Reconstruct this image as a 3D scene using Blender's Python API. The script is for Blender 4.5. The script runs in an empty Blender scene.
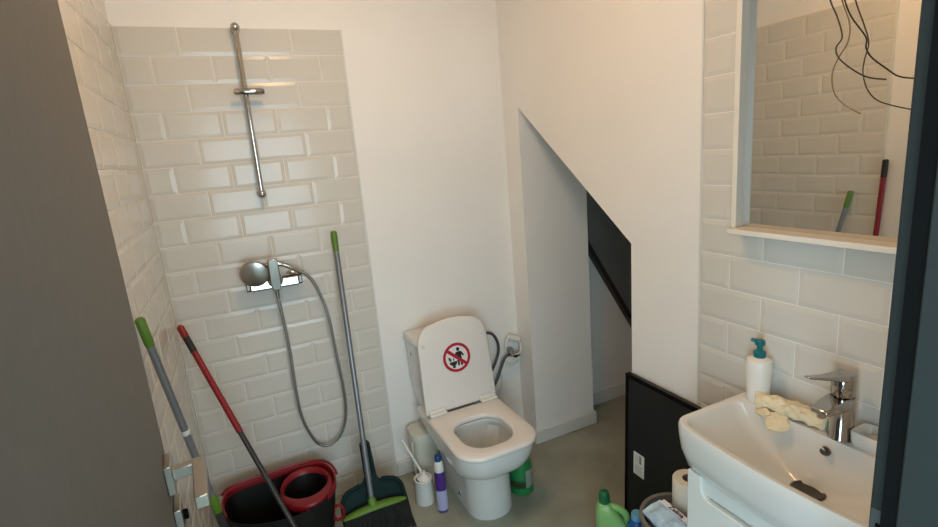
import bpy, bmesh, math, random
from mathutils import Vector, Matrix, noise
random.seed(4)
S = bpy.context.scene
COL = S.collection

# ------------------------------------------------------------------ camera, world, lights, exposure
def look(a, b, c):
    ca, sa, cb, sb, cc, sc = math.cos(a), math.sin(a), math.cos(b), math.sin(b), math.cos(c), math.sin(c)
    fwd = Vector((sa*cb, ca*cb, -sb)); right = Vector((ca, -sa, 0)); up = right.cross(fwd)
    r2 = cc*right + sc*up; u2 = -sc*right + cc*up
    return Matrix((r2, u2, -fwd)).transposed()
cam = bpy.data.cameras.new('camera'); camo = bpy.data.objects.new('camera', cam); COL.objects.link(camo)
cam.sensor_width = 36; cam.lens = 509.4074/938*36; cam.clip_start = .02
camo.matrix_world = Matrix.Translation((0.2815, -2.2607, 1.5619)) @ look(.42155, .21795, -.08444).to_4x4()
S.camera = camo
S.view_settings.view_transform = 'Standard'; S.view_settings.look = 'None'
S.view_settings.gamma = 1; S.view_settings.use_curve_mapping = False
S.view_settings.exposure = 0.12
W = bpy.data.worlds.new('daylight'); S.world = W; W.use_nodes = True
W.node_tree.nodes['Background'].inputs[0].default_value = (.62, .80, 1, 1)
W.node_tree.nodes['Background'].inputs[1].default_value = 1.0
S.cycles.max_bounces = 8; S.cycles.diffuse_bounces = 5; S.cycles.glossy_bounces = 5
S.cycles.caustics_reflective = False; S.cycles.caustics_refractive = False
S.cycles.sample_clamp_indirect = 4
# area lamps in the unseen corridor windows, added as daylight fill
def area(name, loc, rot, sx, sy, power, color):
    l = bpy.data.lights.new(name, 'AREA'); l.shape = 'RECTANGLE'; l.size = sx; l.size_y = sy
    l.energy = power; l.color = color
    o = bpy.data.objects.new(name, l); COL.objects.link(o); o.location = loc; o.rotation_euler = rot
    return o
DAY_POWER = 72
SIDE_POWER = 76
LAMP_STRENGTH = 62
LAMP = (.62, -1.12, 2.50)
area('corridor_daylight_fill', (.15, -3.98, 1.40), (math.radians(90), 0, 0), 2.2, 1.3, DAY_POWER, (.66, .88, 1))  # lamp in the unseen far window, widened to reach the alcove
area('corridor_side_fill', (-1.18, -3.0, 1.30), (math.radians(90), 0, math.radians(-90)), 1.3, 1.9, SIDE_POWER, (.66, .88, 1))  # lamp added to brighten the basin wall from the side

# ------------------------------------------------------------------ materials
def lin(c):
    return tuple(((v/255)/12.92 if v/255 <= .04045 else ((v/255+.055)/1.055)**2.4) for v in c) + (1,)
def mat(name, rgb, rough=.5, metal=0, coat=0, var=0, vscale=8, bump=0, bscale=60, alpha=None, trans=0, emit=None, ior=1.5, spec=None):
    m = bpy.data.materials.new(name); m.use_nodes = True
    nt = m.node_tree; b = nt.nodes['Principled BSDF']
    b.inputs['Base Color'].default_value = lin(rgb); b.inputs['Roughness'].default_value = rough
    b.inputs['Metallic'].default_value = metal; b.inputs['IOR'].default_value = ior
    if spec is not None: b.inputs['Specular IOR Level'].default_value = spec
    if coat: b.inputs['Coat Weight'].default_value = coat; b.inputs['Coat Roughness'].default_value = .05
    if trans: b.inputs['Transmission Weight'].default_value = trans
    if emit: b.inputs['Emission Color'].default_value = emit[0]; b.inputs['Emission Strength'].default_value = emit[1]
    if var or bump:
        tc = nt.nodes.new('ShaderNodeTexCoord')
    if var:
        n = nt.nodes.new('ShaderNodeTexNoise'); n.inputs['Scale'].default_value = vscale; n.inputs['Detail'].default_value = 6
        nt.links.new(tc.outputs['Object'], n.inputs['Vector'])
        r = nt.nodes.new('ShaderNodeValToRGB'); c = lin(rgb)
        r.color_ramp.elements[0].position = .3; r.color_ramp.elements[1].position = .7
        r.color_ramp.elements[0].color = tuple(v*(1-var) for v in c[:3]) + (1,)
        r.color_ramp.elements[1].color = tuple(min(1, v*(1+var)) for v in c[:3]) + (1,)
        nt.links.new(n.outputs['Fac'], r.inputs['Fac']); nt.links.new(r.outputs['Color'], b.inputs['Base Color'])
    if bump:
        n2 = nt.nodes.new('ShaderNodeTexNoise'); n2.inputs['Scale'].default_value = bscale; n2.inputs['Detail'].default_value = 4
        nt.links.new(tc.outputs['Object'], n2.inputs['Vector'])
        bp = nt.nodes.new('ShaderNodeBump'); bp.inputs['Strength'].default_value = bump; bp.inputs['Distance'].default_value = .004
        nt.links.new(n2.outputs['Fac'], bp.inputs['Height']); nt.links.new(bp.outputs['Normal'], b.inputs['Normal'])
    return m
K = dict(
    paint=mat('wall_paint', (236, 233, 228), .62, var=.02, vscale=3, bump=.12, bscale=90),
    ceil=mat('ceiling_paint', (238, 236, 232), .8),
    grout=mat('grout', (236, 232, 224), .8),
    tile=mat('glazed_tile', (208, 204, 195), .17, var=.03, vscale=2.2, bump=.05, bscale=9, spec=.27),
    floor=mat('floor_vinyl', (152, 152, 136), .42, var=.16, vscale=5, bump=.06, bscale=40),
    base=mat('baseboard_white', (214, 214, 208), .35, var=.02),
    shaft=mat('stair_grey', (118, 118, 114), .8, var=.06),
    steel_dark=mat('dark_beam', (34, 35, 36), .5),
    door=mat('door_laminate', (90, 86, 80), .55, var=.07, vscale=60),
    frame=mat('frame_teal', (34, 39, 38), .6, var=.05, vscale=50, spec=.25),
    rubber=mat('black_rubber', (8, 9, 9), .9, spec=.1),
    nickel=mat('satin_nickel', (176, 172, 166), .32, metal=1),
    chrome=mat('chrome', (178, 177, 175), .09, metal=1),
    hose=mat('chrome_hose', (150, 150, 148), .28, metal=1, bump=.5, bscale=400),
    braid=mat('braided_hose', (84, 88, 90), .4, metal=.6, bump=.4, bscale=500),
    ceramic=mat('white_ceramic', (216, 216, 212), .09, coat=.3),
    seat=mat('white_seat_plastic', (226, 221, 215), .2),
    bowl=mat('bowl_ceramic', (206, 213, 214), .08, coat=.3),
    water=mat('toilet_water', (176, 200, 210), .02, trans=.85, ior=1.33),
    red=mat('sign_red', (176, 22, 46), .4), black=mat('sign_black', (18, 18, 20), .5), white=mat('sign_white', (226, 224, 220), .4),
    mopred=mat('mop_red', (132, 13, 24), .42), buckred=mat('bucket_red', (126, 10, 24), .42),
    mopdark=mat('mop_dark_pole', (62, 60, 56), .4, metal=.5), grip=mat('black_grip', (24, 24, 24), .6),
    bucket=mat('bucket_black', (16, 17, 16), .55, spec=.3), green=mat('broom_green', (84, 122, 32), .5),
    greypole=mat('grey_pole', (128, 130, 134), .35, metal=.5), pan=mat('dark_green_plastic', (4, 34, 34), .7, spec=.25),
    bristle=mat('dark_bristle', (30, 30, 28), .9), bristle_l=mat('pale_bristle', (120, 118, 108), .9),
    bin=mat('cream_plastic', (206, 204, 190), .35), wplast=mat('white_plastic', (222, 222, 216), .3),
    purple=mat('purple_bottle', (72, 40, 124), .35), lav=mat('lavender_label', (170, 172, 206), .4),
    bluecap=mat('blue_cap', (30, 66, 128), .4), gbottle=mat('green_bottle', (36, 128, 70), .3),
    glabel=mat('bottle_label', (196, 204, 190), .5), gdark=mat('label_dark', (70, 96, 62), .5),
    det=mat('light_green_bottle', (136, 190, 116), .35), detcap=mat('dark_green_cap', (18, 104, 62), .4),
    bblue=mat('blue_bottle', (20, 84, 164), .3), lblue=mat('light_blue_cap', (110, 176, 208), .4),
    basket=mat('grey_basket', (112, 108, 100), .7, var=.12, vscale=120),
    paper=mat('toilet_paper', (226, 218, 204), .9, bump=.2, bscale=200), card=mat('cardboard_core', (138, 118, 100), .9),
    pack=mat('wipes_pack', (176, 204, 226), .25, var=.38, vscale=22, bump=1, bscale=45), packw=mat('pack_white', (226, 226, 232), .3),
    ink=mat('pack_ink', (58, 36, 78), .5),
    panel=mat('black_panel', (10, 12, 14), .55, var=.1, vscale=80),
    lblpap=mat('label_paper', (214, 214, 210), .6),
    cab=mat('white_lacquer', (220, 224, 220), .25), gap=mat('cabinet_recess', (176, 180, 174), .4),
    teal=mat('teal_pump', (0, 104, 112), .3), soap=mat('soap_bottle_white', (232, 228, 220), .35),
    rag=mat('cream_cloth', (224, 210, 178), .9, var=.10, vscale=25, bump=.9, bscale=120),
    mirror=mat('mirror_silver', (226, 226, 222), .01, metal=1),
    mframe=mat('mirror_frame', (226, 220, 208), .45, var=.02),
    wdark=mat('dark_wire', (44, 36, 34), .5), wtan=mat('tan_wire', (126, 104, 74), .5),
    lampg=mat('lamp_glow', (255, 240, 220), .4, emit=((1, .61, .31, 1), LAMP_STRENGTH)),
    strike=mat('dull_strike_steel', (64, 72, 70), .6, metal=.3),
    corr=mat('corridor_paint', (186, 190, 190), .8),
    wood=mat('dark_drain', (92, 88, 82), .3, metal=.85),
)

# ------------------------------------------------------------------ mesh helpers
class MB:
    def __init__(s): s.v = []; s.f = []
    def add(s, vs, fs):
        o = len(s.v); s.v += [tuple(v) for v in vs]; s.f += [tuple(i+o for i in f) for f in fs]; return s
    def box(s, x0, x1, y0, y1, z0, z1):
        vs = [(x, y, z) for x in (x0, x1) for y in (y0, y1) for z in (z0, z1)]
        return s.add(vs, [(0, 1, 3, 2), (4, 6, 7, 5), (0, 4, 5, 1), (2, 3, 7, 6), (0, 2, 6, 4), (1, 5, 7, 3)])
    def loft(s, rings, cap0=True, cap1=True, closed=False):
        n = len(rings[0]); vs = [p for r in rings for p in r]; fs = []
        R = len(rings)
        for i in range(R if closed else R-1):
            a = i*n; b = ((i+1) % R)*n
            for j in range(n): fs.append((a+j, a+(j+1) % n, b+(j+1) % n, b+j))
        if not closed:
            if cap0: fs.append(tuple(range(n-1, -1, -1)))
            if cap1: fs.append(tuple((R-1)*n+j for j in range(n)))
        return s.add(vs, fs)
    def tube(s, path, r, n=12, caps=True):
        path = [Vector(p) for p in path]; rs = r if isinstance(r, (list, tuple)) else [r]*len(path)
        rings = []; prev = None
        for i, p in enumerate(path):
            t = (path[min(i+1, len(path)-1)] - path[max(i-1, 0)]).normalized()
            if prev is None:
                u = t.orthogonal().normalized()
            else:
                u = (prev - t*prev.dot(t)).normalized()
            prev = u; w = t.cross(u)
            rings.append([p + (u*math.cos(k*2*math.pi/n) + w*math.sin(k*2*math.pi/n))*rs[i] for k in range(n)])
        return s.loft(rings, caps, caps)
    def lathe(s, prof, c=(0, 0, 0), n=32, axis='z', cap0=True, cap1=True, sx=1, sy=1):
        rings = []
        for r, h in prof:
            ring = []
            for k in range(n):
                a = 2*math.pi*k/n; x, y = r*math.cos(a)*sx, r*math.sin(a)*sy
                q = {'z': (x, y, h), 'y': (x, -h, y), 'x': (-h, x, y)}[axis]
                ring.append((c[0]+q[0], c[1]+q[1], c[2]+q[2]))
            rings.append(ring)
        return s.loft(rings, cap0, cap1)
    def prism(s, pts, fn, d0, d1):
        # pts 2d outline, fn(u,v,d)->xyz
        return s.loft([[fn(u, v, d0) for u, v in pts], [fn(u, v, d1) for u, v in pts]])
    def xf(s, M):
        s.v = [tuple(M @ Vector(v)) for v in s.v]; return s
    def build(s, name, m, parent=None, bevel=0, smooth=True, seg=2, sub=0, ang=35, origin=None):
        me = bpy.data.meshes.new(name); me.from_pydata(s.v, [], s.f)
        bm = bmesh.new(); bm.from_mesh(me); bmesh.ops.recalc_face_normals(bm, faces=bm.faces); bm.to_mesh(me); bm.free()
        o = bpy.data.objects.new(name, me); COL.objects.link(o)
        me.materials.append(K[m] if isinstance(m, str) else m)
        if parent:
            o.parent = parent
            root = parent
            off = Vector((0, 0, 0))
            while root: off += root.location; root = root.parent
            me.transform(Matrix.Translation(-off))
        elif origin is not None:
            me.transform(Matrix.Translation(-Vector(origin))); o.location = origin
        if smooth:
            me.polygons.foreach_set('use_smooth', [True]*len(me.polygons)); me.set_sharp_from_angle(angle=math.radians(ang))
        if bevel:
            b = o.modifiers.new('bevel', 'BEVEL'); b.width = bevel; b.segments = seg; b.limit_method = 'ANGLE'; b.angle_limit = math.radians(40)
        if sub:
            b = o.modifiers.new('sub', 'SUBSURF'); b.levels = sub; b.render_levels = sub
        return o
def tag(o, label=None, cat=None, group=None, kind=None):
    if label: o['label'] = label
    if cat: o['category'] = cat
    if group: o['group'] = group
    if kind: o['kind'] = kind
    return o
def thing(name, label, cat, loc, group=None):
    o = bpy.data.objects.new(name, None); COL.objects.link(o); o.location = loc; o.empty_display_size = .05
    return tag(o, label, cat, group)
def struct(o, label): return tag(o, label, kind='structure')
def rrect(cx, cy, hx, hy, r, k=6):
    if not isinstance(r, (list, tuple)): r = [r]*4
    pts = []
    for q, (sx, sy) in enumerate(((1, 1), (-1, 1), (-1, -1), (1, -1))):
        rr = max(r[q], 1e-4)
        for i in range(k+1):
            a = math.pi/2*(q + i/k)
            pts.append((cx + sx*(hx-rr) + rr*math.cos(a), cy + sy*(hy-rr) + rr*math.sin(a)))
    return pts
def ring(pts, z): return [(x, y, z) for x, y in pts]
def catmull(P, n=8, closed=False):
    P = [Vector(p) for p in P]; out = []; N = len(P)
    rng = range(N) if closed else range(N-1)
    for i in rng:
        if closed: a, b, c, d = P[(i-1) % N], P[i], P[(i+1) % N], P[(i+2) % N]
        else: a, b, c, d = P[max(i-1, 0)], P[i], P[i+1], P[min(i+2, N-1)]
        for k in range(n):
            t = k/n
            out.append(.5*((2*b) + (c-a)*t + (2*a-5*b+4*c-d)*t*t + (3*b-a-3*c+d)*t**3))
    if not closed: out.append(P[-1])
    return out

# ------------------------------------------------------------------ room shell
XR = 1.545; ZC = 2.56; YF = -1.985
def boxs(name, label, m, *a, **k): return struct(MB().box(*a).build(name, m, **k), label)
boxs('floor', 'grey brown mottled smooth floor of the washroom and alcove', 'floor', -1.2, 3.2, -4.1, .3, -.1, 0, smooth=False)
boxs('ceiling', 'plain white ceiling above the washroom', 'ceil', -.15, 1.70, -2.10, .15, ZC, ZC+.1, smooth=False)
wall_back = boxs('wall_back', 'white painted back wall, half covered with bevelled white tiles', 'paint', -.12, XR+.1, .006, .12, 0, ZC, smooth=False)
wall_left = boxs('wall_left', 'white side wall with bevelled tiles in the shower corner', 'paint', -.12, -.006, YF-.12, .12, 0, ZC, smooth=False)
# right wall with the sloped opening under the stairs
out = [(.006, 0), (-.134, 0), (-.134, 1.739), (-.868, 1.188), (-.856, 0), (YF-.12, 0), (YF-.12, ZC), (.006, ZC)]
wall_right = struct(MB().prism(out, lambda u, v, d: (d, u, v), XR+.003, XR+.09).build('wall_right', 'paint', smooth=False),
    'white side wall with a slanted opening under the stairs and tiles by the basin')
# front wall around the doorway
DX0, DX1, DZ = .115, .905, 2.06
m = MB().box(-.12, DX0, YF-.11, YF, 0, ZC).box(DX1+.0, XR+.09, YF-.11, YF, 0, ZC).box(DX0, DX1, YF-.11, YF, DZ, ZC)
struct(m.build('wall_front', 'paint', smooth=False), 'white wall around the doorway')
# alcove under the stairs
boxs('wall_alcove', 'short white wall inside the alcove beside the toilet', 'paint', XR+.09, 1.925, -.134, .03, 0, 1.95, smooth=False)
wr = boxs('wall_alcove_rear', 'shaded white rear wall deep in the alcove under the stairs', 'paint', 1.9, 3.1, .03, .12, 0, 1.95, smooth=False)
boxs('wall_alcove_end', 'far end wall of the alcove', 'paint', 2.75, 2.85, -2.2, .03, 0, 1.95, smooth=False)
boxs('wall_alcove_near', 'near end wall of the alcove', 'paint', XR+.09, 2.75, -1.75, -1.65, 0, 1.95, smooth=False)
sl = MB().prism([(.12, 1.93), (-2.2, .18), (-2.2, .30), (.12, 2.05)], lambda u, v, d: (d, u, v), XR+.092, 2.85)
struct(sl.build('ceiling_alcove', 'paint', smooth=False), 'sloping underside of the stairs over the alcove')
# flank of the lower flight on the rear alcove wall with its dark beam
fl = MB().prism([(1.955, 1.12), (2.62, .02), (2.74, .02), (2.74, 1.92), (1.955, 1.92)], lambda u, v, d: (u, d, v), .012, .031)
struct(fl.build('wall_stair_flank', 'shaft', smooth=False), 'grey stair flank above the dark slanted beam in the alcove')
be = MB().prism([(1.955, 1.085), (2.60, .02), (2.63, .02), (1.955, 1.135)], lambda u, v, d: (u, d, v), -.01, .03)
struct(be.build('trim_beam', 'steel_dark', smooth=False), 'dark slanted beam running down the rear alcove wall')
# corridor behind the camera
boxs('ceiling_corridor', 'white corridor ceiling', 'ceil', -1.2, 2.4, -4.1, -2.10, 2.56, 2.66, smooth=False)
m = MB().box(-1.3, -1.2, -4.1, -3.67, 0, 2.6).box(-1.3, -1.2, -2.33, -2.0, 0, 2.6).box(-1.3, -1.2, -3.67, -2.33, 0, .33).box(-1.3, -1.2, -3.67, -2.33, 2.27, 2.6)
struct(m.build('wall_corridor_left', 'corr', smooth=False), 'pale corridor wall with an added tall side window')
m = MB().box(-1.26, -1.2, -3.67, -3.63, .33, 2.27).box(-1.26, -1.2, -2.37, -2.33, .33, 2.27).box(-1.26, -1.2, -3.63, -2.37, .33, .37).box(-1.26, -1.2, -3.63, -2.37, 2.23, 2.27).box(-1.26, -1.22, -3.02, -2.98, .37, 2.23)
struct(m.build('window_fill', 'base', smooth=False), 'white framed side window added to the corridor for fill light')  # unseen window, added to carry the side fill lamp
boxs('wall_corridor_right', 'pale corridor wall by the alcove', 'corr', 2.4, 2.5, -4.1, -2.2, 0, 2.6, smooth=False)
m = MB().box(-1.2, -.12, -2.1, -2.0, 0, 2.6).box(XR+.09, 2.4, -2.3, -2.2, 0, 2.6)
struct(m.build('wall_corridor_near', 'corr', smooth=False), 'corridor wall beside the doorway')
m = MB().box(-1.2, -.97, -4.1, -4.0, 0, 2.56).box(1.27, 2.4, -4.1, -4.0, 0, 2.56).box(-.97, 1.27, -4.1, -4.0, 0, .73).box(-.97, 1.27, -4.1, -4.0, 2.07, 2.56)
struct(m.build('wall_corridor_far', 'corr', smooth=False), 'corridor wall with a window behind the camera')
m = MB()
for a in ((-.97, -.93, .73, 2.07), (1.23, 1.27, .73, 2.07), (-.93, 1.23, .73, .77), (-.93, 1.23, 2.03, 2.07), (.13, .17, .77, 2.03)): m.box(a[0], a[1], -4.06, -4.0, a[2], a[3])
struct(m.build('window_1', 'base', smooth=False), 'unseen white framed tall corridor window behind the camera, widened for fill light')  # unseen window, made wide so its lamp also fills the alcove

# ---- wall tiles: one object for each tile
TJ = .0022; tile_mesh = {}
def tile(parent, u0, u1, z0, z1, fn, key):
    w, h = round(u1-u0-TJ, 4), round(z1-z0-TJ, 4)
    if w < .012 or h < .012: return
    k = (key, w, h)
    if k not in tile_mesh:
        bw = min(.013, w*.3, h*.3)
        outer = [(-w/2, -h/2), (w/2, -h/2), (w/2, h/2), (-w/2, h/2)]
        inner = [(-w/2+bw, -h/2+bw), (w/2-bw, -h/2+bw), (w/2-bw, h/2-bw), (-w/2+bw, h/2-bw)]
        vs = [fn(u, v, -.005) for u, v in outer] + [fn(u, v, .002) for u, v in outer] + [fn(u, v, .0042) for u, v in inner]
        fs = []
        for a in (0, 4):
            for j in range(4): fs.append((a+j, a+(j+1) % 4, a+4+(j+1) % 4, a+4+j))
        fs.append((8, 9, 10, 11))
        me = bpy.data.meshes.new('tile'); me.from_pydata(vs, [], fs)
        bm = bmesh.new(); bm.from_mesh(me); bmesh.ops.recalc_face_normals(bm, faces=bm.faces)
        # open shell: make the front face point out of the wall
        bm.faces.ensure_lookup_table()
        if bm.faces[8].normal.dot(Vector(fn(0, 0, 1)) - Vector(fn(0, 0, 0))) < 0: bmesh.ops.reverse_faces(bm, faces=bm.faces)
        bm.to_mesh(me); bm.free(); me.materials.append(K['tile']); tile_mesh[k] = me
    o = bpy.data.objects.new('tile', tile_mesh[k]); COL.objects.link(o); o.parent = parent
    c = fn((u0+u1)/2, (z0+z1)/2, 0, True)
    j = .0006
    o.location = (c[0]+random.uniform(-j, j)*.5, c[1]+random.uniform(-j, j)*.5, c[2])
    t = math.radians(.22)
    o.rotation_euler = (random.uniform(-t, t), random.uniform(-t, t), random.uniform(-t, t))
def rowspan(start, end, w, first):
    a = [start]; x = start + first
    while x < end - .004: a.append(x); x += w
    a.append(end); return list(zip(a[:-1], a[1:]))
ZT = 2.09
fb = lambda u, v, d, w=False: (u, -d, v)
fl_ = lambda u, v, d, w=False: ((0 if w else 0) + d, -u, v)
fr = lambda u, v, d, w=False: ((XR if w else 0) - d, -u, v)
for i in range(21):
    z1 = ZT-.1*i; z0 = max(z1-.1, .0)
    for a, b in rowspan(.0026, .80, .2, .1974 if i % 2 == 0 else .0974): tile(wall_back, a, b, z0, z1, fb, 'b')
    for a, b in rowspan(.0026, .88, .2, .0774 if i % 2 == 0 else .1774): tile(wall_left, a, b, z0, z1, fl_, 'l')
for i in range(22):
    z1 = 2.1055-.1*i; z0 = max(z1-.1, .0)
    for a, b in rowspan(1.1736, -YF, .2, .2 if i % 2 == 0 else .1): tile(wall_right, a, b, z0, z1, fr, 'r')
# grout beds
MB().box(0, .80, -.0010, .008, 0, ZT).build('grout_bed', 'grout', wall_back, smooth=False)
MB().box(-.008, .0010, -.88, 0, 0, ZT).build('grout_bed', 'grout', wall_left, smooth=False)
MB().box(XR-.0014, XR+.004, YF, -1.1736, 0, 2.1055).build('grout_bed', 'grout', wall_right, smooth=False)
# edge trims beside the tiles
struct(MB().box(.80, .806, -.0045, .008, 0, ZT).build('trim_1', 'base', smooth=False), 'slim white edge strip ending the back wall tiles')
struct(MB().box(-.008, .0045, -.886, -.88, 0, ZT).build('trim_2', 'base', smooth=False), 'slim white edge strip ending the side wall tiles')
struct(MB().box(XR-.0045, XR+.004, -1.1736, -1.168, 0, 2.1055).build('trim_3', 'base', smooth=False), 'slim white edge strip beside the basin wall tiles')
# baseboards
def skirting(name, label, pts): struct(pts.build(name, 'base', bevel=.004), label)
skirting('baseboard_back', 'white baseboard behind the toilet', MB().box(.806, XR, -.012, .006, 0, .075))
skirting('baseboard_right', 'white baseboard on the short strip beside the toilet', MB().box(XR-.010, XR+.003, -.134, -.012, 0, .075))
skirting('baseboard_alcove', 'white baseboard along the short alcove wall', MB().box(XR-.010, 1.938, -.146, -.134, 0, .075).box(1.925, 1.938, -.134, .018, 0, .075))
skirting('baseboard_alcove_rear', 'white baseboard at the back of the alcove', MB().box(1.938, 2.75, .018, .03, 0, .085))

# ------------------------------------------------------------------ doorway: frame and open door leaf
fr_ = MB().box(.884, .93, -2.013, YF+.005, 0, 2.05).box(.866, .93, -2.13, -2.013, 0, 2.05)       # right jamb with stop
fr_.box(.085, .116, -2.13, YF+.005, 0, 2.05).box(.085, .93, -2.13, YF+.005, 2.03, 2.08)
frame = struct(fr_.build('trim_4', 'frame', bevel=.002), 'dark teal grey metal door frame beside the basin')
MB().box(.868, .886, -2.0135, -1.9985, 0, 2.03).build('gasket_shade', 'rubber', frame)  # rubber gasket, widened so its black doubles as the stop's shade
sp = MB().box(.8815, .885, -1.9985, -1.982, .92, 1.128).build('strike_plate', 'strike', frame, bevel=.001)
MB().box(.8805, .8825, -1.9955, -1.9885, 1.06, 1.112).build('latch_slot', 'rubber', sp)
# leaf: free edge at (.094,-1.245), swung about the left jamb
leaf = thing('door_1', 'grey laminate door standing open against the shower side', 'door', (.152, -1.975, .008))
leaf['kind'] = 'structure'; del leaf['category']
ang = math.atan2(.058, .73)
leafM = Matrix.Translation((.152, -1.975, .008)) @ Matrix.Rotation(ang, 4, 'Z')   # local: +y along leaf, +x faces the room side of the viewer
LW = .732
def leafpart(name, mb, m, parent, **k): return mb.xf(leafM).build(name, m, parent, **k)
leafpart('door_panel', MB().box(-.042, 0, 0, LW, 0, 2.02), 'door', leaf, bevel=.0015)
hy = LW-.058; hz = 1.045
h = leafpart('handle', MB().box(0, .012, hy-.027, hy+.027, hz-.027, hz+.027), 'nickel', leaf, bevel=.0015)
leafpart('lever', MB().box(.010, .052, hy-.009, hy+.009, hz-.010, hz+.010).box(.042, .062, hy-.122, hy+.010, hz-.011, hz+.011), 'nickel', h, bevel=.0015)
l2 = leafpart('lock_rose', MB().box(0, .012, hy-.027, hy+.027, hz-.112, hz-.058), 'nickel', leaf, bevel=.0015)
leafpart('thumb_turn', MB().box(.011, .020, hy-.004, hy+.004, hz-.094, hz-.076), 'rubber', l2, bevel=.002)
h2 = leafpart('handle', MB().box(-.052, -.042, hy-.027, hy+.027, hz-.027, hz+.027), 'nickel', leaf, bevel=.0015)
leafpart('hinge', MB().lathe([(.008, .25), (.008, .35)], (.004, -.004, 0), 12), 'nickel', leaf)
leafpart('hinge', MB().lathe([(.008, 1.65), (.008, 1.75)], (.004, -.004, 0), 12), 'nickel', leaf)

# ------------------------------------------------------------------ ceiling lamp (above the frame of the photo)
t = thing('ceiling_lamp', 'round warm white ceiling lamp with an opal glass dome', 'lamp', (LAMP[0], LAMP[1], ZC))
MB().lathe([(.0, 0), (.13, 0), (.13, -.02), (.118, -.022), (0, -.022)], (LAMP[0], LAMP[1], ZC), 40, cap0=False, cap1=False).build('lamp_base', 'wplast', t)
MB().lathe([(.115*math.cos(a), -.022-.055*math.sin(a)) for a in [i*math.pi/16 for i in range(8)]] + [(.002, -.077)], (LAMP[0], LAMP[1], ZC), 32).build('lamp_shade', 'lampg', t)

# ------------------------------------------------------------------ shower fittings
t = thing('shower_rail', 'slim chrome shower riser rail with a sliding holder on the tiles', 'shower rail', (.397, 0, 1.46))
MB().tube([(.399, -.05, 2.075), (.395, -.05, 1.46)], .0095, 16).build('rail', 'chrome', t)
for x, z in ((.399, 2.082), (.395, 1.46)):
    e = MB().lathe([(.0, -.016)] + [(.0165*math.sin(a), -.0165*math.cos(a)) for a in [i*math.pi/10 for i in range(1, 10)]] + [(0, .0165)], (x, -.05, z), 20, cap0=False, cap1=False)
    e.lathe([(.009, -.046), (.009, 0)], (x, -.052, z), 16, axis='y').lathe([(.017, -.046), (.017, -.040), (.010, -.036)], (x, -.052, z), 20, axis='y')
    e.build('wall_mount', 'chrome', t)
sl = MB().tube([(.357, -.068, 1.849), (.362, -.068, 1.849), (.455, -.068, 1.848), (.464, -.068, 1.848)], [.010, .0125, .0125, .009], 18)
sl.build('slider', 'chrome', t)
MB().tube([(.397, -.066, 1.849), (.397, -.036, 1.849)], .013, 16).build('slider_clamp', 'chrome', t)

t = thing('shower_mixer', 'chrome single lever shower mixer fixed to the tiles', 'faucet', (.385, 0, 1.10))
bar = [(-.040, .020), (-.066, .020), (-.076, .012), (-.082, -.020), (-.074, -.027), (-.040, -.024)]
MB().prism(bar, lambda u, v, d: (d, u, 1.100+v), .292, .478).build('body', 'chrome', t, bevel=.003)
for x in (.305, .465):
    MB().lathe([(.031, 0), (.031, .004), (.022, .013), (.013, .016), (.013, .05)], (x, -.002, 1.10), 28, axis='y').build('escutcheon', 'chrome', t)
bar2 = [(-.043, .017), (-.066, .017), (-.073, .011), (-.078, -.018), (-.072, -.023), (-.043, -.021)]
for x0, x1 in ((.276, .2915), (.4785, .494)):
    MB().prism(bar2, lambda u, v, d: (d, u, 1.100+v), x0, x1).build('end_cap', 'wood', t, bevel=.003)
MB().lathe([(.026, .035), (.030, .045), (.030, .095), (.026, .103), (.012, .106)], (.388, 0, 1.112), 28, axis='y').build('cartridge_housing', 'chrome', t)
lv = MB().loft([[(.388+sx*hw, y, z) for sx, y in ((-1, yb), (1, yb), (1, yf), (-1, yf))] for hw, yb, yf, z in ((.017, -.084, -.102, 1.072), (.021, -.088, -.109, 1.11), (.020, -.096, -.119, 1.16), (.018, -.106, -.127, 1.205))])
lv.build('lever', 'chrome', t, bevel=.004)
MB().lathe([(.011, -.02), (.012, -.036), (.009, -.045)], (.388, -.058, 1.10), 18).build('hose_outlet', 'chrome', t)

t = thing('hand_shower', 'chrome hand shower hung on the mixer with a long looping hose', 'shower head', (.30, -.05, 1.155))
# head: flat disc facing out of the wall, slightly tilted
Mh = Matrix.Translation((.314, -.104, 1.152)) @ Matrix.Rotation(math.radians(-8), 4, 'Z') @ Matrix.Rotation(math.radians(12), 4, 'X')
hd = MB().lathe([(.0, .0125), (.034, .011), (.052, .004), (.056, -.004), (.052, -.012), (.0, -.016)], (0, 0, 0), 36, axis='y', cap0=False, cap1=False).xf(Mh)
hd.build('head', 'nickel', t)
MB().tube(catmull([(.345, -.088, 1.168), (.375, -.070, 1.176), (.42, -.070, 1.172), (.46, -.070, 1.150), (.502, -.066, 1.121)], 6), [.010]*7+[.011]*6+[.010]*6+[.009]*6, 16).build('handle', 'chrome', t)
hp = [(.500, -.066, 1.122), (.525, -.063, 1.094), (.551, -.06, 1.033), (.577, -.06, .914), (.591, -.055, .701), (.598, -.05, .479), (.566, -.05, .353), (.505, -.05, .304), (.447, -.05, .337), (.405, -.05, .465), (.397, -.052, .611), (.399, -.055, .796), (.392, -.058, .977), (.388, -.058, 1.06)]
MB().tube(catmull(hp, 8), .0062, 10).build('hose', 'hose', t)
MB().tube([(.388, -.058, 1.065), (.389, -.058, 1.03)], [.0105, .008], 14).build('hose_nut', 'chrome', t)

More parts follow.
